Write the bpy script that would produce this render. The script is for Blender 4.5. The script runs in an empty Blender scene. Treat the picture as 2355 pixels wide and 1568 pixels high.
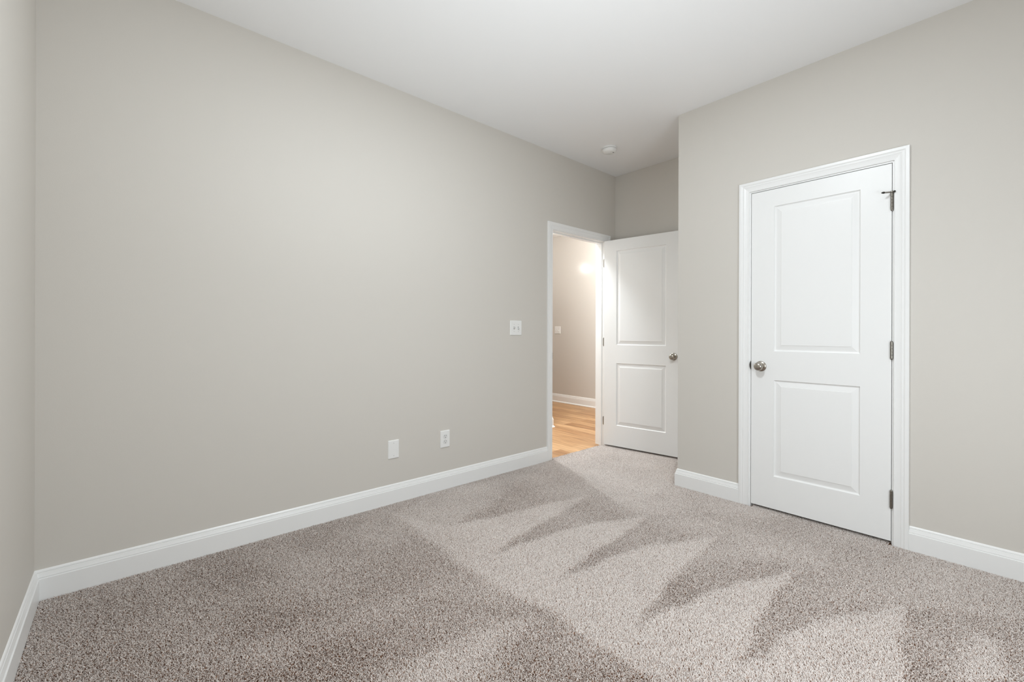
import bpy, bmesh, math
import numpy as np
from mathutils import Vector, Matrix

sc = bpy.context.scene
col = sc.collection

# ------------------------------------------------------------------ tunables
L_DISK, L_GLOW, L_BOUNCE, L_HALL, L_HALLF, L_SOFT, L_HALLE = 31.5, 4.0, 54.0, 6.0, 42.0, 19.5, 58.0
WIN_X = 1.60
WALL_RGB = (212, 207.5, 200.5)
CEIL_RGB = (240, 240, 240)
TRIM_RGB = (241, 241, 240)
LIGHT_RGB = (0.875, 0.945, 0.99)
YARN_TIP = ((0.0, (184, 173, 165)), (0.15, (214, 205, 199)), (0.6, (229, 222, 217)), (1.0, (237, 233, 229)))
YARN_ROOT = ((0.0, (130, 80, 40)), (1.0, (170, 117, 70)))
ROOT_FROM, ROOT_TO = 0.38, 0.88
YARN_ROUGH, YARN_SPEC, YARN_SHEEN = 0.45, 0.6, 0.3
PILE_SP, PILE_R = 0.0030, 0.00124
NAP_0, NAP_K = 0.38, 1.12

# ------------------------------------------------------------------ camera
# level camera, tiny roll, small vertical shift; the photograph is 2355 x 1568
CAM_H = 1.12368
cam_data = bpy.data.cameras.new('camera')
cam_data.sensor_fit = 'HORIZONTAL'
cam_data.sensor_width = 36.0
cam_data.lens = 1008.168 / 2355.0 * 36.0
cam_data.shift_y = -(784.0 - 765.614) / 2355.0
cam_data.clip_start = 0.02
cam = bpy.data.objects.new('camera', cam_data)
col.objects.link(cam)
TH = 0.84677
fwd = Vector((math.cos(TH), math.sin(TH), 0.0))
right = Vector((math.sin(TH), -math.cos(TH), 0.0))
up = Vector((0, 0, 1))
rot = Matrix((right, up, -fwd)).transposed().to_4x4()
cam.matrix_world = Matrix.Translation((0, 0, CAM_H)) @ rot @ Matrix.Rotation(0.00299, 4, 'Z')
sc.camera = cam

# ------------------------------------------------------------------ world, lights, exposure
world = bpy.data.worlds.new('world')
world.use_nodes = True
world.node_tree.nodes['Background'].inputs[0].default_value = (0.8, 0.9, 1.0, 1)
world.node_tree.nodes['Background'].inputs[1].default_value = 0.7
sc.world = world
sc.view_settings.view_transform = 'Standard'
sc.view_settings.look = 'None'
sc.view_settings.gamma = 1.0
sc.view_settings.use_curve_mapping = False
sc.view_settings.exposure = 0.0
sc.cycles.use_denoising = True
sc.cycles.max_bounces = 9
sc.cycles.diffuse_bounces = 6


def lamp(name, kind, loc, energy, color=(1, 1, 1), size=0.1, target=None, **kw):
    d = bpy.data.lights.new(name, kind)
    d.energy = energy
    d.color = color
    if kind == 'AREA':
        d.shape = kw.pop('shape', 'DISK')
        d.size = size
    else:
        d.shadow_soft_size = size
    for k, v in kw.items():
        setattr(d, k, v)
    o = bpy.data.objects.new(name, d)
    o.location = loc
    if target is not None:
        o.rotation_euler = (Vector(target) - Vector(loc)).to_track_quat('-Z', 'Y').to_euler()
    col.objects.link(o)
    return o


# flush ceiling light in the middle of the room, just above the picture
lamp('ceiling_light_disk', 'AREA', (1.10, 0.85, 2.725), L_DISK, LIGHT_RGB, 0.34, (1.10, 0.85, 0))
lamp('ceiling_light_glow', 'POINT', (1.10, 0.85, 2.60), L_GLOW, LIGHT_RGB, 0.08)
# flash head bounced off the ceiling, as a room photographer lights an empty room
lamp('bounce_flash', 'SPOT', (1.10, 1.00, 1.10), L_BOUNCE, LIGHT_RGB, 0.15,
     (1.10, 1.10, 2.743), spot_size=math.radians(160), spot_blend=1.0)
# unseen fill light, added to lift the lower walls and the open door
lamp('added_fill_light', 'AREA', (1.30, -0.60, 1.05), L_SOFT, LIGHT_RGB, 1.0, (2.6, 2.4, 0.6))
# hallway lamp, out of sight to the left of the doorway
lamp('hall_lamp', 'POINT', (4.52, 5.05, 2.29), L_HALL, (1.0, 0.975, 0.94), 0.05)
# warm hall light further along
lamp('hall_fill_lamp', 'AREA', (3.1, 3.25, 2.68), L_HALLF, (0.90, 0.96, 1.0), 0.40, (3.1, 3.25, 0))
# unseen light added to brighten the hall end wall
lamp('hall_end_fill', 'POINT', (4.45, 3.32, 2.45), L_HALLE, (1.0, 0.985, 0.965), 0.12)

# ------------------------------------------------------------------ dimensions (metres)
H = 2.743            # ceiling
YB = 2.695           # long wall with the bedroom doorway
XR = 3.080           # closet wall
XL = -0.280          # wall at the left edge
XA = 3.808           # end wall of the alcove
YC = 1.622           # outside corner of the closet
YF = -0.75           # wall behind the camera
WT = 0.115           # wall thickness
HALL_X = 5.375       # end wall across the hall
HALL_Y = 3.652       # far side wall of the hall
HALL_COR = 3.876     # outside corner of that wall
FZ = -0.012          # subfloor (pile tips at z = 0)


# ------------------------------------------------------------------ helpers
def tag(o, label=None, cat=None, kind=None, group=None):
    if label:
        o['label'] = label
    if cat:
        o['category'] = cat
    if kind:
        o['kind'] = kind
    if group:
        o['group'] = group
    return o


def obj(name, bm, mat, parent=None, smooth=False):
    bmesh.ops.remove_doubles(bm, verts=bm.verts, dist=1e-6)
    bmesh.ops.recalc_face_normals(bm, faces=bm.faces)
    me = bpy.data.meshes.new(name)
    bm.to_mesh(me)
    bm.free()
    me.materials.append(mat)
    if smooth:
        me.polygons.foreach_set('use_smooth', [True] * len(me.polygons))
        try:
            me.set_sharp_from_angle(angle=math.radians(38))
        except Exception:
            pass
    o = bpy.data.objects.new(name, me)
    col.objects.link(o)
    if parent is not None:
        o.parent = parent
    return o


def add_box(bm, lo, hi, bev=0.0, seg=2):
    x0, y0, z0 = lo
    x1, y1, z1 = hi
    vs = [bm.verts.new(p) for p in ((x0, y0, z0), (x1, y0, z0), (x1, y1, z0), (x0, y1, z0),
                                    (x0, y0, z1), (x1, y0, z1), (x1, y1, z1), (x0, y1, z1))]
    fs = [bm.faces.new([vs[i] for i in f]) for f in
          ((0, 3, 2, 1), (4, 5, 6, 7), (0, 1, 5, 4), (1, 2, 6, 5), (2, 3, 7, 6), (3, 0, 4, 7))]
    if bev > 0:
        es = list({e for f in fs for e in f.edges})
        bmesh.ops.bevel(bm, geom=es, offset=bev, segments=seg, profile=0.5, affect='EDGES')


def box(name, lo, hi, mat, parent=None, bev=0.0):
    bm = bmesh.new()
    add_box(bm, lo, hi, bev)
    return obj(name, bm, mat, parent)


def lathe(bm, prof, M, n=48):
    """prof: (radius, height) pairs turned round local Z, placed by M."""
    rings = []
    for r, h in prof:
        if r < 1e-6:
            rings.append([bm.verts.new(M @ Vector((0, 0, h)))])
        else:
            rings.append([bm.verts.new(M @ Vector((r * math.cos(2 * math.pi * i / n),
                                                   r * math.sin(2 * math.pi * i / n), h))) for i in range(n)])
    for a, b in zip(rings, rings[1:]):
        for i in range(n):
            j = (i + 1) % n
            q = [a[i % len(a)], a[j % len(a)], b[j % len(b)], b[i % len(b)]]
            q = list(dict.fromkeys(q))
            if len(q) > 2:
                bm.faces.new(q)
    for ring, flip in ((rings[0], True), (rings[-1], False)):
        if len(ring) > 2:
            bm.faces.new(ring[::-1] if flip else ring)


def frame_to(axis, loc):
    q = Vector(axis).to_track_quat('Z', 'Y')
    return Matrix.Translation(loc) @ q.to_matrix().to_4x4()


def sweep(bm, prof, path, closed_ends=True):
    """prof: (out, z) pairs; path: 2-D points in order with the room on the left hand side; mitred."""
    P = [Vector(p) for p in path]
    n = len(P)
    rows = []
    for i in range(n):
        dirs = []
        if i > 0:
            dirs.append((P[i] - P[i - 1]).normalized())
        if i < n - 1:
            dirs.append((P[i + 1] - P[i]).normalized())
        norms = [Vector((-d.y, d.x)) for d in dirs]
        m = norms[0] if len(norms) == 1 else (norms[0] + norms[1]) / (1.0 + norms[0].dot(norms[1]))
        rows.append([bm.verts.new((P[i].x + m.x * o, P[i].y + m.y * o, z)) for o, z in prof])
    for a, b in zip(rows, rows[1:]):
        for k in range(len(prof) - 1):
            bm.faces.new((a[k], b[k], b[k + 1], a[k + 1]))
        bm.faces.new((a[-1], b[-1], b[0], a[0]))
    if closed_ends:
        bm.faces.new(rows[0])
        bm.faces.new(rows[-1][::-1])


# ------------------------------------------------------------------ materials
def new_mat(name):
    m = bpy.data.materials.new(name)
    m.use_nodes = True
    nt = m.node_tree
    return m, nt, nt.nodes['Principled BSDF']


def srgb(r, g, b):
    f = lambda c: (c / 255 / 12.92) if c / 255 <= 0.04045 else ((c / 255 + 0.055) / 1.055) ** 2.4
    return (f(r), f(g), f(b), 1.0)


def paint(name, rgb, rough, spec=0.5, bump=0.0, scale=300.0, dist=0.001):
    m, nt, b = new_mat(name)
    b.inputs['Base Color'].default_value = srgb(*rgb)
    b.inputs['Roughness'].default_value = rough
    b.inputs['Specular IOR Level'].default_value = spec
    if bump > 0:
        tc = nt.nodes.new('ShaderNodeTexCoord')
        nz = nt.nodes.new('ShaderNodeTexNoise')
        nz.inputs['Scale'].default_value = scale
        nz.inputs['Detail'].default_value = 3.0
        bp = nt.nodes.new('ShaderNodeBump')
        bp.inputs['Strength'].default_value = bump
        bp.inputs['Distance'].default_value = dist
        nt.links.new(tc.outputs['Object'], nz.inputs['Vector'])
        nt.links.new(nz.outputs['Fac'], bp.inputs['Height'])
        nt.links.new(bp.outputs['Normal'], b.inputs['Normal'])
    return m


M_WALL = paint('greige_wall_paint', WALL_RGB, 0.6, 0.3, 0.10, 220, 0.0015)
M_HALLWALL = paint('hall_wall_paint', WALL_RGB, 0.19, 0.5, 0.04, 220, 0.001)
M_CEIL = paint('flat_ceiling_paint', CEIL_RGB, 0.9, 0.2, 0.10, 260, 0.001)
M_TRIM = paint('white_trim_enamel', TRIM_RGB, 0.32, 0.5)
M_DOOR = paint('white_door_enamel', TRIM_RGB, 0.36, 0.5, 0.03, 500, 0.0005)
M_PLASTIC = paint('white_plastic', (238, 238, 236), 0.3, 0.5)
M_TOGGLE = paint('ivory_white_toggle', (226, 226, 224), 0.35, 0.5)
M_SLOT = paint('dark_slot', (40, 38, 36), 0.6, 0.3)
M_GREYSLOT = paint('grey_vent', (105, 105, 102), 0.6, 0.3)
M_FRAME = paint('toggle_frame', (190, 189, 186), 0.5, 0.3)
M_RUBBER = paint('dark_rubber', (52, 50, 46), 0.7, 0.3)
M_CLOSET = paint('closet_paint', (150, 146, 138), 0.8, 0.2)


def metal(name, rgb, rough):
    m, nt, b = new_mat(name)
    b.inputs['Base Color'].default_value = srgb(*rgb)
    b.inputs['Metallic'].default_value = 1.0
    b.inputs['Roughness'].default_value = rough
    return m


M_NICKEL = metal('satin_nickel', (178, 172, 163), 0.24)
M_HINGE = metal('brushed_nickel_hinge', (142, 138, 131), 0.3)
M_DARKMETAL = metal('dark_strike_metal', (92, 90, 86), 0.4)

# oak-look plank floor of the hall; the planks run along Y
M_WOOD, nt, b = new_mat('oak_plank_floor')
tc = nt.nodes.new('ShaderNodeTexCoord')
mp = nt.nodes.new('ShaderNodeMapping')
mp.inputs['Rotation'].default_value = (0, 0, math.radians(90))
nt.links.new(tc.outputs['Object'], mp.inputs['Vector'])
br = nt.nodes.new('ShaderNodeTexBrick')
br.offset = 0.37
br.inputs['Scale'].default_value = 1.0
br.inputs['Brick Width'].default_value = 1.22
br.inputs['Row Height'].default_value = 0.152
br.inputs['Mortar Size'].default_value = 0.0011
br.inputs['Mortar Smooth'].default_value = 0.3
br.inputs['Bias'].default_value = 0.0
br.inputs['Color1'].default_value = srgb(208, 172, 131)
br.inputs['Color2'].default_value = srgb(166, 126, 87)
br.inputs['Mortar'].default_value = srgb(96, 66, 38)
nt.links.new(mp.outputs['Vector'], br.inputs['Vector'])
mp2 = nt.nodes.new('ShaderNodeMapping')
mp2.inputs['Scale'].default_value = (26, 1.6, 26)
nt.links.new(tc.outputs['Object'], mp2.inputs['Vector'])
gr = nt.nodes.new('ShaderNodeTexNoise')
gr.inputs['Scale'].default_value = 1.6
gr.inputs['Detail'].default_value = 6
gr.inputs['Distortion'].default_value = 0.6
nt.links.new(mp2.outputs['Vector'], gr.inputs['Vector'])
rp = nt.nodes.new('ShaderNodeValToRGB')
rp.color_ramp.elements[0].position = 0.32
rp.color_ramp.elements[0].color = (0.62, 0.54, 0.46, 1)
rp.color_ramp.elements[1].position = 0.66
rp.color_ramp.elements[1].color = (1.08, 1.05, 1.0, 1)
nt.links.new(gr.outputs['Fac'], rp.inputs['Fac'])
mx = nt.nodes.new('ShaderNodeMix')
mx.data_type = 'RGBA'
mx.blend_type = 'MULTIPLY'
mx.inputs['Factor'].default_value = 1.0
nt.links.new(br.outputs['Color'], mx.inputs['A'])
nt.links.new(rp.outputs['Color'], mx.inputs['B'])
nt.links.new(mx.outputs['Result'], b.inputs['Base Color'])
b.inputs['Roughness'].default_value = 0.42

# carpet yarn: heathered warm grey, every tuft its own tone, roots painted browner as shade down in the pile
M_YARN, nt, b = new_mat('carpet_yarn')
ci = nt.nodes.new('ShaderNodeHairInfo')


def ramp(stops):
    cr = nt.nodes.new('ShaderNodeValToRGB')
    e = cr.color_ramp.elements
    e[0].position, e[0].color = stops[0][0], srgb(*stops[0][1])
    e[1].position, e[1].color = stops[-1][0], srgb(*stops[-1][1])
    for p, c in stops[1:-1]:
        cr.color_ramp.elements.new(p).color = srgb(*c)
    return cr


tips = ramp(YARN_TIP)
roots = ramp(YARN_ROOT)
nt.links.new(ci.outputs['Random'], tips.inputs['Fac'])
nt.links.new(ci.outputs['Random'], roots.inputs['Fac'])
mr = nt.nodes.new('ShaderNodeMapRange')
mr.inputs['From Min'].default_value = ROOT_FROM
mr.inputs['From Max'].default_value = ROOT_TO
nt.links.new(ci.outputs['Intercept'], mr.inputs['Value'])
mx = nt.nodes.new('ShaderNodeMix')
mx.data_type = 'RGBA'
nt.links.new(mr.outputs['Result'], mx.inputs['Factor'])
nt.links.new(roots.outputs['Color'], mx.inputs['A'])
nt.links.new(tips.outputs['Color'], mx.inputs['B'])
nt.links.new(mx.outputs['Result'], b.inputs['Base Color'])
b.inputs['Roughness'].default_value = YARN_ROUGH
b.inputs['Specular IOR Level'].default_value = YARN_SPEC
b.inputs['Sheen Weight'].default_value = YARN_SHEEN
b.inputs['Sheen Roughness'].default_value = 0.4
M_BACKING = paint('carpet_backing', YARN_ROOT[0][1], 0.95, 0.1)

# ------------------------------------------------------------------ the shell
XMIN, XMAX, YMAX = XL - WT, 5.49, 6.6


def slab(name, lo, hi, mat, label, cat):
    o = box(name, lo, hi, mat)
    return tag(o, label, cat, 'structure')


slab('floor', (XMIN, YF - WT, FZ - 0.1), (XA + WT, YB + 0.022, FZ), M_BACKING,
     'bedroom floor under the grey beige carpet', 'floor')
slab('floor_hall', (1.2, YB + 0.022, FZ - 0.1), (XMAX, YMAX, FZ), M_WOOD,
     'oak coloured plank floor of the hall beyond the open doorway', 'floor')
slab('ceiling', (XMIN, YF - WT, H), (XA + WT, YB + WT, H + 0.1), M_CEIL,
     'flat white ceiling above the carpeted bedroom', 'ceiling')
slab('ceiling_hall', (1.2, YB + WT, H - 0.02), (XMAX, YMAX, H + 0.1), M_CEIL,
     'white hall ceiling glimpsed at the top of the open doorway', 'ceiling')
slab('wall_left', (XL - WT, YF - WT, FZ), (XL, YB + WT, H), M_WALL,
     'greige wall at the left edge of the picture', 'wall')
WX0, WX1, WZ0, WZ1 = WIN_X - 0.76, WIN_X + 0.76, 0.76, 2.13     # window behind the photographer
bm = bmesh.new()
add_box(bm, (XL, YF - WT, FZ), (WX0, YF, H))
add_box(bm, (WX1, YF - WT, FZ), (XA, YF, H))
add_box(bm, (WX0, YF - WT, FZ), (WX1, YF, WZ0))
add_box(bm, (WX0, YF - WT, WZ1), (WX1, YF, H))
tag(obj('wall_front', bm, M_WALL), 'greige wall with a window behind the camera', 'wall', 'structure')
bm = bmesh.new()
for lo, hi in (((WX0, YF - WT, WZ0), (WX0 + 0.045, YF - 0.03, WZ1)), ((WX1 - 0.045, YF - WT, WZ0), (WX1, YF - 0.03, WZ1)),
               ((WX0 + 0.045, YF - WT, WZ1 - 0.045), (WX1 - 0.045, YF - 0.03, WZ1)),
               ((WX0 + 0.045, YF - WT, WZ0), (WX1 - 0.045, YF - 0.03, WZ0 + 0.045)),
               (((WX0 + WX1) / 2 - 0.03, YF - WT + .01, WZ0 + 0.045), ((WX0 + WX1) / 2 + 0.03, YF - 0.04, WZ1 - 0.045))):
    add_box(bm, lo, hi)
tag(obj('window_1', bm, M_TRIM), 'white window frame in the wall behind the camera', 'window', 'structure')
slab('wall_alcove', (XA, YF, FZ), (XA + WT, YB + WT, H), M_WALL,
     'short greige wall seen above the open door', 'wall')

JX0, JX1, JZ = 2.866, 3.636, 2.043        # clear opening of the bedroom doorway
CY0, CY1, CZ = 0.410, 1.117, 2.043        # clear opening of the closet doorway
JT = 0.018                                # jamb thickness

bm = bmesh.new()
add_box(bm, (XL, YB, FZ), (JX0 - JT, YB + WT, H))
add_box(bm, (JX1 + JT, YB, FZ), (XA, YB + WT, H))
add_box(bm, (JX0 - JT, YB, JZ + JT), (JX1 + JT, YB + WT, H))
tag(obj('wall_back', bm, M_WALL), 'long greige wall with two wall plates low down and a doorway at its right end',
    'wall', 'structure')
bm = bmesh.new()
add_box(bm, (XR, CY1 + JT, FZ), (XR + WT, YC, H))
add_box(bm, (XR, YF, FZ), (XR + WT, CY0 - JT, H))
add_box(bm, (XR, CY0 - JT, CZ + JT), (XR + WT, CY1 + JT, H))
add_box(bm, (XR + WT, YC - WT, FZ), (XA, YC, H))
tag(obj('wall_right', bm, M_WALL), 'greige wall around the closed closet door, ending at an outside corner',
    'wall', 'structure')

# hall
slab('wall_hall_end', (HALL_X, YB + WT, FZ), (HALL_X + WT, YMAX, H), M_HALLWALL,
     'warmly lit hall wall with a glowing spot seen through the doorway', 'wall')
slab('wall_hall_side', (1.2, HALL_Y, FZ), (HALL_COR, HALL_Y + WT, H), M_HALLWALL,
     'hall side wall ending just left inside the doorway', 'wall')
slab('wall_hall_near', (XA + WT, YB, FZ), (XMAX, YB + WT, H), M_HALLWALL,
     'hall wall continuing the bedroom wall out of sight', 'wall')
slab('wall_hall_far', (1.2, YMAX, FZ), (XMAX, YMAX + WT, H), M_HALLWALL,
     'far wall closing off the hall out of sight', 'wall')
slab('wall_hall_west', (1.2 - WT, YB + WT, FZ), (1.2, YMAX, H), M_HALLWALL,
     'wall closing the hall on the left out of sight', 'wall')

# ------------------------------------------------------------------ baseboards
BB = [(0.0, FZ), (0.0158, FZ), (0.0158, 0.0858), (0.0152, 0.0872), (0.0138, 0.0878), (0.0098, 0.0882),
      (0.0098, 0.0904), (0.0122, 0.0922), (0.0119, 0.0938), (0.0104, 0.0988), (0.0088, 0.1048), (0.0078, 0.1090),
      (0.0046, 0.1096), (0.0046, 0.1110), (0.0064, 0.1124), (0.0060, 0.1148), (0.0044, 0.1190), (0.0024, 0.1216), (0.0, 0.1226)]


def baseboard(name, path, label):
    bm = bmesh.new()
    sweep(bm, BB, path)
    return tag(obj(name, bm, M_TRIM), label, 'baseboard', 'structure')


CW, REV = 0.062, 0.008
OUT = CW + REV
baseboard('baseboard_back', [(JX0 - OUT, YB), (XL, YB), (XL, YF), (XR, YF), (XR, CY0 - OUT)][:2][::1],
          'white baseboard along the long wall below the outlet and blank plate')
baseboard('baseboard_left', [(XL, YB - 0.0001), (XL, YF)], 'white baseboard running to the lower left corner')
baseboard('baseboard_right', [(XR, YF), (XR, CY0 - OUT)], 'white baseboard to the right of the closet door')
baseboard('baseboard_corner', [(XR, CY1 + OUT), (XR, YC), (XA - 0.016, YC)],
          'short white baseboard between closet door and outside corner')
baseboard('baseboard_alcove', [(XA, YC), (XA, YB)], 'white baseboard behind the open door')
SHOE = [(0.0, FZ), (0.028, FZ), (0.0275, FZ + 0.006), (0.024, FZ + 0.013), (0.0185, FZ + 0.017), (0.0158, FZ + 0.018)] + \
    [p for p in BB[2:]]
bm = bmesh.new()
sweep(bm, SHOE, [(HALL_X, YB + WT), (HALL_X, YMAX)])
tag(obj('baseboard_hall_end', bm, M_TRIM), 'white baseboard of the hall end wall above the oak planks', 'baseboard', 'structure')
bm = bmesh.new()
sweep(bm, SHOE, [(HALL_COR, HALL_Y + WT), (HALL_COR, HALL_Y), (1.2, HALL_Y)])
tag(obj('baseboard_hall_side', bm, M_TRIM), 'white baseboard end with shoe moulding just inside the doorway', 'baseboard',
    'structure')

# ------------------------------------------------------------------ door casings and jambs
CAS = [(0.0, 0.0), (0.0, 0.0086), (0.0012, 0.0096), (0.0050, 0.0100), (0.0062, 0.0088), (0.0120, 0.0094),
       (0.0220, 0.0108), (0.0300, 0.0126), (0.0318, 0.0140), (0.0345, 0.0140), (0.0362, 0.0128), (0.0420, 0.0136),
       (0.0438, 0.0156), (0.0470, 0.0166), (0.0600, 0.0168), (0.0620, 0.0150), (0.0620, 0.0)]


def casing(name, a0, a1, top, to3d, mat):
    """a0 < a1: clear opening along the wall; to3d(along, out, z) -> point."""
    bm = bmesh.new()
    rows = []
    for w, t in CAS:
        w += REV
        rows.append([bm.verts.new(to3d(*p)) for p in ((a0 - w, t, FZ), (a0 - w, t, top + w), (a1 + w, t, top + w),
                                                      (a1 + w, t, FZ))])
    for a, b_ in zip(rows, rows[1:] + rows[:1]):
        for k in range(3):
            bm.faces.new((a[k], a[k + 1], b_[k + 1], b_[k]))
    bm.faces.new([r[0] for r in rows])
    bm.faces.new([r[3] for r in rows][::-1])
    return obj(name, bm, mat)


def jamb(parent, a0, a1, top, to3d, stop_at):
    bm = bmesh.new()

    def b(al, ah, ol, oh, zl, zh):
        p, q = Vector(to3d(al, ol, zl)), Vector(to3d(ah, oh, zh))
        add_box(bm, tuple(map(min, p, q)), tuple(map(max, p, q)))
    d = WT + 0.001
    b(a0 - JT + .0005, a0, 0.0005, -d, FZ, top)
    b(a1, a1 + JT - .0005, 0.0005, -d, FZ, top)
    b(a0 - JT + .0005, a1 + JT - .0005, 0.0005, -d, top, top + JT - .0005)
    s0, s1 = -stop_at, -stop_at - 0.034
    b(a0, a0 + 0.011, s0, s1, FZ, top)
    b(a1 - 0.011, a1, s0, s1, FZ, top)
    b(a0 + 0.011, a1 - 0.011, s0, s1, top - 0.011, top)
    return obj('jamb', bm, M_TRIM, parent)


to_closet = lambda a, o, z: (XR - o, a, z)
to_back = lambda a, o, z: (a, YB - o, z)
to_hall = lambda a, o, z: (a, YB + WT + o, z)
t1 = tag(casing('trim_1', CY0, CY1, CZ, to_closet, M_TRIM), 'white moulded casing around the closed closet door',
         'door casing', 'structure')
jamb(t1, CY0, CY1, CZ, to_closet, 0.037)
t2 = tag(casing('trim_2', JX0, JX1, JZ, to_back, M_TRIM), 'white moulded casing around the open bedroom doorway',
         'door casing', 'structure')
jamb(t2, JX0, JX1, JZ, to_back, 0.038)
tag(casing('trim_3', JX0, JX1, JZ, to_hall, M_TRIM), 'white casing on the hall side of the bedroom doorway',
    'door casing', 'structure')
# strike plates: curved lips on the latch-side jambs
bm = bmesh.new()
pts = [(math.sin(math.pi * i / 16) ** 0.8 * 0.0068, -0.028 + 0.056 * i / 16) for i in range(17)]
f0 = [bm.verts.new((XR - 0.0016, CY1 + a, 0.918 + z)) for a, z in pts]
f1 = [bm.verts.new((XR - 0.0001, CY1 + a, 0.918 + z)) for a, z in pts]
bm.faces.new(f0)
bm.faces.new(f1[::-1])
for i in range(17):
    j = (i + 1) % 17
    bm.faces.new((f0[i], f1[i], f1[j], f0[j]))
add_box(bm, (XR + 0.0005, CY1 - 0.0012, 0.918 - 0.028), (XR + 0.034, CY1 + 0.0002, 0.918 + 0.028))
o = obj('strike_plate', bm, M_DARKMETAL, t1)
o['label'] = 'dark metal strike plate lip'
bm = bmesh.new()
add_box(bm, (JX0 - 0.0002, YB - 0.0020, 0.921 - 0.028), (JX0 + 0.0013, YB + 0.034, 0.921 + 0.028))
o = obj('strike_plate', bm, M_DARKMETAL, t2)
o['label'] = 'dark metal strike plate'

# ------------------------------------------------------------------ doors
PROF = [(0.0, 0.0), (0.0008, 0.0022), (0.0018, 0.0046), (0.0040, 0.0070), (0.0075, 0.0084), (0.0115, 0.0082),
        (0.0230, 0.0058), (0.0340, 0.0036), (0.0372, 0.0032), (0.0384, 0.0012), (0.0415, 0.0008)]


def door_leaf(name, W0, W1, z0, z1, px, pz, t0, t1_):
    """slab in hinge coordinates: along = -x, thickness = +y from t0 to t1_, panels moulded on both faces."""
    bm = bmesh.new()
    xs = [W0, px[0], px[1], W1]
    zs = [z0, pz[0][0], pz[0][1], pz[1][0], pz[1][1], z1]
    for y, s in ((t0, 1.0), (t1_, -1.0)):
        g = [[bm.verts.new((-a, y, z)) for z in zs] for a in xs]
        for i in range(3):
            for j in range(5):
                q = (g[i][j], g[i + 1][j], g[i + 1][j + 1], g[i][j + 1])
                if i == 1 and j in (1, 3):
                    prev = list(q)
                    for d, dep in PROF[1:]:
                        a0, a1, b0, b1 = xs[1] + d, xs[2] - d, zs[j] + d, zs[j + 1] - d
                        cur = [bm.verts.new((-a, y + s * dep, z)) for a, z in ((a0, b0), (a1, b0), (a1, b1), (a0, b1))]
                        for k in range(4):
                            bm.faces.new((prev[k], prev[(k + 1) % 4], cur[(k + 1) % 4], cur[k]))
                        prev = cur
                    bm.faces.new(prev)
                else:
                    bm.faces.new(q)
    for a in (W0, W1):
        bm.faces.new([bm.verts.new(p) for p in ((-a, t0, z0), (-a, t1_, z0), (-a, t1_, z1), (-a, t0, z1))])
    for z in (z0, z1):
        bm.faces.new([bm.verts.new(p) for p in ((-W0, t0, z), (-W1, t0, z), (-W1, t1_, z), (-W0, t1_, z))])
    return obj(name, bm, M_DOOR)


ROSE = [(0.0, 0.0), (0.0335, 0.0), (0.0335, 0.0022), (0.0322, 0.0044), (0.0290, 0.0064), (0.0220, 0.0088), (0.0150, 0.0104), (0.0, 0.0106)]
KNOB = [(0.0, 0.009), (0.0125, 0.010), (0.0115, 0.014), (0.0112, 0.020), (0.0125, 0.0245), (0.0170, 0.0285), (0.0222, 0.0330),
        (0.0256, 0.0385), (0.0268, 0.0440), (0.0258, 0.0500), (0.0224, 0.0560), (0.0165, 0.0602), (0.0085, 0.0622), (0.0, 0.0626)]


def knobs(door, along, z, t0, t1_):
    for y, ax in ((t0, (0, -1, 0)), (t1_, (0, 1, 0))):
        Mx = frame_to(ax, (-along, y, z))
        bm = bmesh.new()
        lathe(bm, KNOB, Mx)
        kn = obj('door_knob', bm, M_NICKEL, door, True)
        bm = bmesh.new()
        lathe(bm, ROSE, Mx)
        obj('rosette', bm, M_NICKEL, kn, True)
    bm = bmesh.new()
    add_box(bm, (-along - 0.0605, (t0 + t1_) / 2 - 0.0125, z - 0.028), (-along - 0.0590, (t0 + t1_) / 2 + 0.0125, z + 0.028))
    obj('latch_plate', bm, M_NICKEL, door)


def barrel(z, r=0.0066, hh=0.0445):
    """five knuckles with fine grooves and rounded pin tips."""
    pr = [(0.0, -hh - 0.0065), (0.0030, -hh - 0.006), (0.0050, -hh - 0.0035), (0.0052, -hh - 0.001)]
    n = 5
    for i in range(n):
        a = -hh + 2 * hh * i / n
        b_ = -hh + 2 * hh * (i + 1) / n
        pr += [(r - 0.0012, a + 0.0002), (r, a + 0.0010), (r, b_ - 0.0010), (r - 0.0012, b_ - 0.0002)]
    pr += [(0.0052, hh + 0.001), (0.0050, hh + 0.0035), (0.0030, hh + 0.006), (0.0, hh + 0.0065)]
    bm = bmesh.new()
    lathe(bm, pr, Matrix.Translation((0, 0, z)), 24)
    return bm


def plate(lo, hi, axis, r, n=6):
    """thin plate with two rounded corners (on its far edge), thin along `axis` (0 = x, 1 = y)."""
    (u0, z0, d0), (u1, z1, d1) = lo, hi
    out = [(u0, z0), (u1 - r, z0)]
    out += [(u1 - r + r * math.sin(math.pi / 2 * i / n), z0 + r - r * math.cos(math.pi / 2 * i / n)) for i in range(1, n + 1)]
    out += [(u1 - r + r * math.cos(math.pi / 2 * i / n), z1 - r + r * math.sin(math.pi / 2 * i / n)) for i in range(0, n + 1)]
    out += [(u0, z1)]
    bm = bmesh.new()
    mk = lambda u, z, d: (d, u, z) if axis == 0 else (u, d, z)
    a = [bm.verts.new(mk(u, z, d0)) for u, z in out]
    b_ = [bm.verts.new(mk(u, z, d1)) for u, z in out]
    bm.faces.new(a)
    bm.faces.new(b_[::-1])
    for i in range(len(out)):
        j = (i + 1) % len(out)
        bm.faces.new((a[i], b_[i], b_[j], a[j]))
    return bm


PANZ = [(0.2205, 0.8305), (1.0125, 1.9310)]
HZ = (0.2405, 1.0370, 1.8330)

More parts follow.
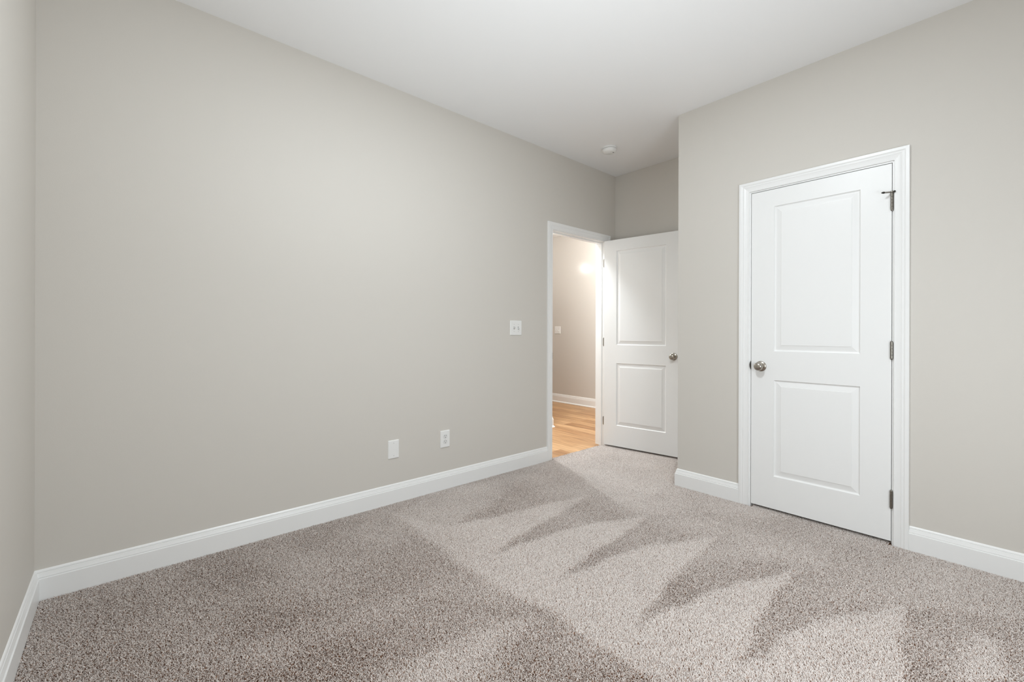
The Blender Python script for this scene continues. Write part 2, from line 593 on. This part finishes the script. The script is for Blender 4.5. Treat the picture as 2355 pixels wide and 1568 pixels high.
# --- closed closet door: hinges on its right edge
CPX, CPY = XR - 0.0062, 0.4115
d1 = door_leaf('door_1', 0.0015, 0.7025, 0.0150, 2.0388, (0.1350, 0.5690), PANZ, 0.0064, 0.0414)
d1.location = (CPX, CPY, 0)
d1.rotation_euler = (0, 0, math.radians(-90))
tag(d1, 'closed white two-panel closet door with a nickel knob on its left', 'door', 'structure')
knobs(d1, 0.6450, 0.9140, 0.0064, 0.0414)
top_hinge = None
for hz in HZ:
    hg = obj('hinge', barrel(hz), M_HINGE, d1, True)
    top_hinge = hg
# hinge-pin door stop on the top hinge
sz = HZ[2] + 0.0505
bm = bmesh.new()
lathe(bm, [(0.0, -0.002), (0.0095, -0.002), (0.0095, 0.0015), (0.0060, 0.002), (0.0055, 0.006), (0.0, 0.0065)], Matrix.Translation((0, 0, sz)), 20)
a_dir = Vector((-0.62, -0.78, -0.10)).normalized()
b_dir = Vector((0.80, -0.60, -0.05)).normalized()
pr = [(0.0, 0.0), (0.0042, 0.0)]
for i in range(15):
    pr += [(0.0040, 0.004 + i * 0.0028), (0.0027, 0.0054 + i * 0.0028)]
pr += [(0.0027, 0.0465), (0.0, 0.0465)]
lathe(bm, pr, frame_to(a_dir, (0, 0, sz)), 16)
lathe(bm, [(0.0, 0.0), (0.0040, 0.0), (0.0040, 0.013), (0.0, 0.013)], frame_to(b_dir, (0, 0, sz)), 16)
hs = obj('hinge_pin_stop', bm, M_HINGE, top_hinge, True)
bm = bmesh.new()
lathe(bm, [(0.0, 0.044), (0.0052, 0.0445), (0.0055, 0.047), (0.0044, 0.054), (0.0022, 0.0590), (0.0, 0.0595)], frame_to(a_dir, (0, 0, sz)), 18)
lathe(bm, [(0.0, 0.0125), (0.0052, 0.0128), (0.0056, 0.0150), (0.0038, 0.0180), (0.0, 0.0185)], frame_to(b_dir, (0, 0, sz)), 18)
o = obj('bumper', bm, M_RUBBER, top_hinge, True)
o['label'] = 'dark rubber bumper'

# --- open bedroom door: swung a little past a right angle towards the end wall
BPX, BPY = 3.638, YB - 0.0062
d2 = door_leaf('door_2', 0.0045, 0.7645, 0.0165, 2.0435, (0.1380, 0.6300), [(0.2195, 0.8305), (1.0105, 1.9345)], 0.0064, 0.0414)
d2.location = (BPX, BPY, 0)
d2.rotation_euler = (0, 0, math.radians(90 + 8.5))
tag(d2, 'open white two-panel door swung back towards the alcove wall', 'door', 'structure')
knobs(d2, 0.7010, 0.9150, 0.0064, 0.0414)
for hz in (0.2430, 1.0365, 1.8315):
    hg = obj('hinge', barrel(hz), M_HINGE, d2, True)
    lf = obj('hinge_leaf', plate((YB - 0.002, hz - 0.0445, JX1 - 0.0022), (YB + 0.0215, hz + 0.0445, JX1 + 0.0003), 0, 0.013), M_HINGE, hg)
    lf.matrix_parent_inverse = (Matrix.Translation(d2.location) @ Matrix.Rotation(math.radians(98.5), 4, 'Z')).inverted()

# ------------------------------------------------------------------ wall plates
def plate_body(name, w, hgt, label, cat, M, holes=()):
    bm = bmesh.new()
    t = 0.0062
    rings = []
    for ins, z in ((0.0, 0.0), (0.0, 0.0022), (0.0012, 0.0044), (0.0038, 0.0060), (0.0060, t)):
        a, b_ = w / 2 - ins, hgt / 2 - ins
        r = 0.0035
        ring = []
        for sx, sy, st in ((1, 1, 0), (-1, 1, 90), (-1, -1, 180), (1, -1, 270)):
            for i in range(4):
                an = math.radians(st + 30 * i)
                ring.append(bm.verts.new((sx * (a - r) + r * math.cos(an), sy * (b_ - r) + r * math.sin(an), z)))
        rings.append(ring)
    n = len(rings[0])
    for p, q in zip(rings, rings[1:]):
        for i in range(n):
            bm.faces.new((p[i], p[(i + 1) % n], q[(i + 1) % n], q[i]))
    bm.faces.new(rings[-1])
    bm.faces.new(rings[0][::-1])
    o = obj(name, bm, M_PLASTIC, None, False)
    o.matrix_world = M
    return tag(o, label, cat)


def screw(parent, x, y, z=0.0062):
    bm = bmesh.new()
    lathe(bm, [(0.0, 0.0), (0.0034, 0.0), (0.0032, 0.0006), (0.0020, 0.0010), (0.0, 0.0011)], Matrix.Translation((x, y, z)), 18)
    s = obj('screw', bm, M_TOGGLE, parent, True)
    bm = bmesh.new()
    add_box(bm, (x - 0.0026, y - 0.0004, z + 0.0007), (x + 0.0026, y + 0.0004, z + 0.0013))
    obj('screw_slot', bm, M_GREYSLOT, s)
    return s


def on_back(x, z):     # faces -Y on the long wall: local x = +X, local y = up, local z = out of the wall
    return Matrix(((1, 0, 0, x), (0, 0, -1, YB), (0, 1, 0, z), (0, 0, 0, 1)))


def on_hall(y, z):     # faces -X on the hall end wall
    return Matrix(((0, 0, -1, HALL_X), (-1, 0, 0, y), (0, 1, 0, z), (0, 0, 0, 1)))


blank = plate_body('blank_wall_plate', 0.0780, 0.1215, 'blank white wall plate low on the long wall, left of the outlet',
                   'wall plate', on_back(1.3368, 0.3518))
screw(blank, 0, 0.0415)
screw(blank, 0, -0.0415)

outlet = plate_body('wall_outlet', 0.0790, 0.1225, 'white duplex power outlet low on the long wall, right of the blank plate',
                    'outlet', on_back(1.7376, 0.3574))
for cy_ in (0.0195, -0.0195):
    bm = bmesh.new()
    ring0, ring1 = [], []
    for i in range(40):
        an = 2 * math.pi * i / 40
        x = 0.0172 * math.cos(an)
        y = max(-0.0142, min(0.0142, 0.0172 * math.sin(an)))
        ring0.append(bm.verts.new((x, cy_ + y, 0.0060)))
        ring1.append(bm.verts.new((x * 0.97, cy_ + y * 0.97, 0.0078)))
    for i in range(40):
        bm.faces.new((ring0[i], ring0[(i + 1) % 40], ring1[(i + 1) % 40], ring1[i]))
    bm.faces.new(ring1)
    rc = obj('receptacle', bm, M_TOGGLE, outlet)
    bm = bmesh.new()
    add_box(bm, (-0.0076, cy_ + 0.0010, 0.0070), (-0.0054, cy_ + 0.0095, 0.0081))
    add_box(bm, (0.0054, cy_ + 0.0018, 0.0070), (0.0074, cy_ + 0.0087, 0.0081))
    lathe(bm, [(0.0, 0.0070), (0.0027, 0.0070), (0.0027, 0.0081), (0.0, 0.0081)], Matrix.Translation((0, cy_ - 0.0078, 0)), 16)
    o = obj('slots', bm, M_SLOT, rc)
    o['label'] = 'dark plug slots'
screw(outlet, 0, 0)


def toggle_switch(name, w, hgt, label, M, xs, ups):
    p = plate_body(name, w, hgt, label, 'light switch', M)
    for x, u in zip(xs, ups):
        bm = bmesh.new()
        add_box(bm, (x - 0.0054, -0.0125, 0.0058), (x + 0.0054, 0.0125, 0.0066))
        fr = obj('toggle', bm, M_FRAME, p)
        bm = bmesh.new()
        a = math.radians(26 if u else -26)
        vs = []
        for hh, wx, wy in ((0.004, 0.0046, 0.0062), (0.0165, 0.0038, 0.0042)):
            c = Vector((x, math.sin(a) * hh, 0.0045 + math.cos(a) * hh))
            t = Vector((0, math.cos(a), -math.sin(a)))
            vs.append([bm.verts.new(c + Vector((sx * wx, 0, 0)) + t * (sy * wy)) for sx, sy in ((-1, -1), (1, -1), (1, 1), (-1, 1))])
        for k in range(4):
            bm.faces.new((vs[0][k], vs[0][(k + 1) % 4], vs[1][(k + 1) % 4], vs[1][k]))
        bm.faces.new(vs[1])
        bm.faces.new(vs[0][::-1])
        bmesh.ops.bevel(bm, geom=list(vs[1][0].link_edges) + list(vs[1][2].link_edges), offset=0.0008, segments=2, affect='EDGES')
        obj('lever', bm, M_TOGGLE, fr)
        screw(p, x, 0.0302)
        screw(p, x, -0.0302)
    return p


toggle_switch('light_switch', 0.1260, 0.1215, 'white double toggle switch at hand height, left of the doorway',
              on_back(2.4232, 1.1655), (-0.023, 0.023), (True, False))
toggle_switch('light_switch', 0.1290, 0.1215, 'white double toggle switch on the hall wall seen through the doorway',
              on_hall(4.937, 1.174), (-0.023, 0.023), (False, False))

# ------------------------------------------------------------------ smoke detector on the alcove ceiling
SX, SY = 3.172, 2.310
Md = frame_to((0, 0, -1), (SX, SY, H))
sd = bpy.data.objects.new('smoke_detector', None)
sd.location = (SX, SY, H)
sd.empty_display_size = 0.05
col.objects.link(sd)
tag(sd, 'round white smoke detector on the ceiling in front of the doorway', 'smoke detector')
Ml = frame_to((0, 0, -1), (0, 0, 0))
bm = bmesh.new()
lathe(bm, [(0.0, 0.0), (0.0640, 0.0), (0.0645, 0.002), (0.0645, 0.0125), (0.0630, 0.0140), (0.0, 0.0140)], Ml, 64)
obj('mounting_base', bm, M_PLASTIC, sd, True)
bm = bmesh.new()
lathe(bm, [(0.0, 0.0135), (0.0575, 0.0135), (0.0575, 0.0162), (0.0, 0.0162)], Ml, 64)
o = obj('vent_ring', bm, M_GREYSLOT, sd)
o['label'] = 'dark vent gap'
bm = bmesh.new()
lathe(bm, [(0.0, 0.0160), (0.0610, 0.0160), (0.0622, 0.0180), (0.0612, 0.0260), (0.0580, 0.0330), (0.0500, 0.0405), (0.0460, 0.0425), (0.0, 0.0435)], Ml, 64)
cv = obj('cover', bm, M_PLASTIC, sd, True)
bm = bmesh.new()
lathe(bm, [(0.0, 0.043), (0.0130, 0.043), (0.0125, 0.0450), (0.0, 0.0456)], Ml @ Matrix.Translation((0, 0, 0)), 24)
obj('test_button', bm, M_TOGGLE, cv, True)
bm = bmesh.new()
add_box(bm, (0.008, -0.034, -0.0440), (0.024, -0.026, -0.0420))
obj('sounder_slot', bm, M_GREYSLOT, cv)

# ------------------------------------------------------------------ transition strip between carpet and planks
box_o = box('trim_4', (JX0 + 0.0, YB + 0.020, FZ), (JX1, YB + 0.032, FZ + 0.004), M_WOOD)
tag(box_o, 'thin pale wood edge where the carpet meets the hall planks', 'floor strip', 'structure')

# ------------------------------------------------------------------ carpet pile
# Floor areas (vacuum strokes, and hall light at the doorway) with the nap brushed one way (1) or the other (0).
VAC_AND_LIGHT = [
    (0.10, [(-0.913, 3.614), (1.260, 2.511), (1.225, 1.740), (1.284, 1.223), (1.264, 0.966), (1.291, 0.745), (1.188, 0.570), (-0.523, 2.073)]),
    (0.50, [(1.226, 1.667), (0.850, 1.727), (0.530, 1.820), (0.316, 1.775), (0.345, 1.656), (0.564, 1.629), (0.876, 1.588)]),
    (0.88, [(1.250, 1.232), (1.056, 1.308), (0.820, 1.332), (0.604, 1.348), (0.477, 1.305), (0.689, 1.119), (0.856, 1.127), (1.049, 1.175)]),
    (0.60, [(1.260, 2.511), (1.649, 2.686), (2.177, 2.596), (1.846, 2.201), (1.436, 2.146)]),
    (0.26, [(1.436, 2.146), (1.760, 2.229), (2.270, 2.450), (2.744, 2.579), (2.500, 2.087), (2.463, 1.900), (2.109, 2.021), (1.736, 2.070)]),
    (0.92, [(1.260, 2.511), (1.429, 2.136), (1.732, 2.065), (2.099, 2.010), (2.474, 1.901), (2.292, 1.902), (1.950, 1.842), (1.399, 1.742), (1.225, 1.740)]),
    (0.26, [(1.399, 1.742), (1.950, 1.842), (2.292, 1.902), (2.446, 1.778), (2.384, 1.514), (2.216, 1.560), (2.028, 1.653), (1.834, 1.672), (1.682, 1.702)]),
    (0.97, [(1.225, 1.740), (1.391, 1.732), (1.675, 1.695), (1.830, 1.669), (2.023, 1.649), (2.211, 1.556), (2.413, 1.472), (2.071, 1.423), (1.771, 1.400), (1.504, 1.370), (1.284, 1.223)]),
    (0.26, [(1.499, 1.365), (1.771, 1.400), (2.071, 1.423), (2.362, 1.449), (2.450, 1.285), (2.491, 1.099), (2.263, 1.174), (2.041, 1.272), (1.858, 1.307), (1.621, 1.336)]),
    (0.97, [(1.284, 1.223), (1.496, 1.363), (1.619, 1.334), (1.854, 1.304), (2.036, 1.270), (2.259, 1.172), (2.481, 1.059), (2.327, 1.054), (2.006, 1.021), (1.760, 0.996), (1.540, 0.967), (1.432, 0.949), (1.264, 0.966)]),
    (0.26, [(1.432, 0.949), (1.540, 0.967), (1.760, 0.996), (2.006, 1.021), (2.327, 1.054), (2.460, 1.050), (2.487, 0.871), (2.397, 0.694), (2.088, 0.785), (1.931, 0.847), (1.726, 0.877), (1.653, 0.930)]),
    (0.97, [(1.264, 0.966), (1.430, 0.948), (1.651, 0.928), (1.723, 0.876), (1.927, 0.846), (2.084, 0.783), (2.398, 0.672), (2.099, 0.658), (1.845, 0.640), (1.649, 0.619), (1.547, 0.614), (1.224, 0.538), (1.217, 0.636), (1.291, 0.745)]),
    (0.26, [(1.547, 0.614), (1.649, 0.619), (1.845, 0.640), (2.099, 0.658), (2.390, 0.664), (2.464, 0.511), (2.404, 0.306), (2.187, 0.404), (2.018, 0.489), (1.838, 0.537), (1.631, 0.580)]),
    (0.92, [(1.224, 0.538), (1.543, 0.613), (1.629, 0.579), (1.835, 0.536), (2.015, 0.488), (2.183, 0.403), (2.327, 0.329), (2.423, 0.279), (2.152, 0.252), (1.896, 0.214), (1.637, 0.176)]),
    (0.18, [(2.423, 0.279), (2.554, 0.137), (2.656, -0.094), (2.006, -0.148), (1.637, 0.176), (1.896, 0.214), (2.152, 0.252)]),
    (0.62, [(2.412, 0.071), (2.421, 0.017), (2.156, -0.014), (2.018, 0.107), (2.210, 0.086)]),
    (0.85, [(2.872, 2.673), (3.665, 2.719), (3.759, 2.015), (3.148, 1.687), (2.623, 1.624), (2.458, 1.717)]),  # hall light spilling through the doorway, put into the pile lean
    (0.62, [(3.148, 1.687), (2.623, 1.624), (2.458, 1.717), (2.404, 1.488), (2.680, 1.291)]),
]


def inside(px, py, poly):
    r = np.zeros(px.shape, bool)
    n = len(poly)
    for i in range(n):
        x0, y0 = poly[i]
        x1, y1 = poly[(i + 1) % n]
        if y0 == y1:
            continue
        c = ((y0 > py) != (y1 > py)) & (px < (x1 - x0) * (py - y0) / (y1 - y0) + x0)
        r ^= c
    return r


rng = np.random.default_rng(7)
SP = PILE_SP
gx, gy = np.meshgrid(np.arange(XL, XA, SP), np.arange(YF, YB + 0.024, SP))
x = (gx + rng.uniform(-0.5, 0.5, gx.shape) * SP).ravel()
y = (gy + rng.uniform(-0.5, 0.5, gy.shape) * SP).ravel()
m = 0.0175
keep = (x > XL + m) & (x < XA - m) & (y > YF + m)
keep &= (y < YB - m) | ((x > JX0 + 0.013) & (x < JX1 - 0.013) & (y < YB + 0.018))
keep &= (x < XR - m) | (y > YC + m)
# the strip below the closet door, back to the door stop
keep |= (x >= XR - m) & (x < XR + 0.05) & (y > CY0 + 0.014) & (y < CY1 - 0.014)
# nothing stands behind the photographer
keep &= (x * math.cos(TH) + y * math.sin(TH)) > 0.55
x, y = x[keep], y[keep]
n = len(x)
v = np.full(n, 0.44)
left = x < 1.24
jit = np.where(left, 0.034, 0.012)
sx = x + rng.normal(0, 1, n) * jit
sy = y + rng.normal(0, 1, n) * jit
# slow wobble so that the brushed edges are not ruled lines
sx += 0.008 * np.sin(7 * y + 3 * x) + 0.005 * np.sin(19 * y)
sy += 0.008 * np.sin(8 * x + 2 * y) + 0.005 * np.sin(23 * x)
for val, poly in VAC_AND_LIGHT:
    if val < 0.12:      # the left part of the room: brushed back, less so towards the middle
        val = 0.16 + 0.16 * np.clip((sx - 0.1) / 1.1, 0, 1) + 0.15 * np.clip((1.75 - sy) / 1.0, 0, 1) * np.clip((sx - 0.1) / 0.6, 0, 1)
        k = inside(sx, sy, poly)
        v[k] = val[k]
    elif val == 0.26:   # dark strokes fade out towards the closet wall
        val = 0.22 + 0.20 * np.clip((sx - 1.75) / 0.65, 0, 1)
        k = inside(sx, sy, poly)
        v[k] = val[k]
    else:
        v[inside(sx, sy, poly)] = val
# footfall mottling of the nap
for k in range(26):
    a = rng.uniform(0, 2 * math.pi)
    f = rng.uniform(3.0, 22.0)
    v += 0.022 * np.sin(f * (x * math.cos(a) + y * math.sin(a)) + rng.uniform(0, 6.28))
v = np.clip(v + rng.normal(0, 0.09, n), 0, 1)
# nap direction: v = 1 brushed away from the window light / camera side, v = 0 brushed back
# (strokes along the long wall on the right, across the room on the left)
ang = np.where(sx + 0.05 * np.sin(9 * y) < 1.26, math.radians(78), math.radians(34))
amp = (v - NAP_0) * NAP_K
az = rng.uniform(0, 2 * math.pi, n)
rl = rng.normal(0, 0.52, n)
hgt = 0.0118 + rng.normal(0, 0.0010, n)
lx = (np.cos(ang) * amp + np.cos(az) * rl)
ly = (np.sin(ang) * amp + np.sin(az) * rl)
curl = rng.normal(0, 0.0013, (n, 2))
P = np.zeros((n, 4, 3), np.float32)
for i, tt in enumerate((0.0, 0.4, 0.75, 1.0)):
    bend = tt ** 1.5
    P[:, i, 0] = x + lx * hgt * bend + curl[:, 0] * math.sin(3.1 * tt)
    P[:, i, 1] = y + ly * hgt * bend + curl[:, 1] * math.sin(3.1 * tt)
    lean = np.sqrt(1 + (lx * lx + ly * ly))
    P[:, i, 2] = FZ + hgt * (tt * (1 - 0.25 * tt) + 0.25 * tt * tt / lean)
R = np.tile(np.array([0.85, 1.0, 1.0, 0.55], np.float32), n) * np.repeat(rng.uniform(0.75, 1.15, n), 4).astype(np.float32) * PILE_R
cu = bpy.data.hair_curves.new('carpet_pile')
cu.add_curves([4] * n)
cu.position_data.foreach_set('vector', P.ravel())
at = cu.attributes.get('radius') or cu.attributes.new('radius', 'FLOAT', 'POINT')
at.data.foreach_set('value', R)
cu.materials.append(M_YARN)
pile = bpy.data.objects.new('carpet_pile', cu)
col.objects.link(pile)
tag(pile, 'grey beige cut pile carpet with light and dark vacuum stripes', 'carpet', 'stuff')
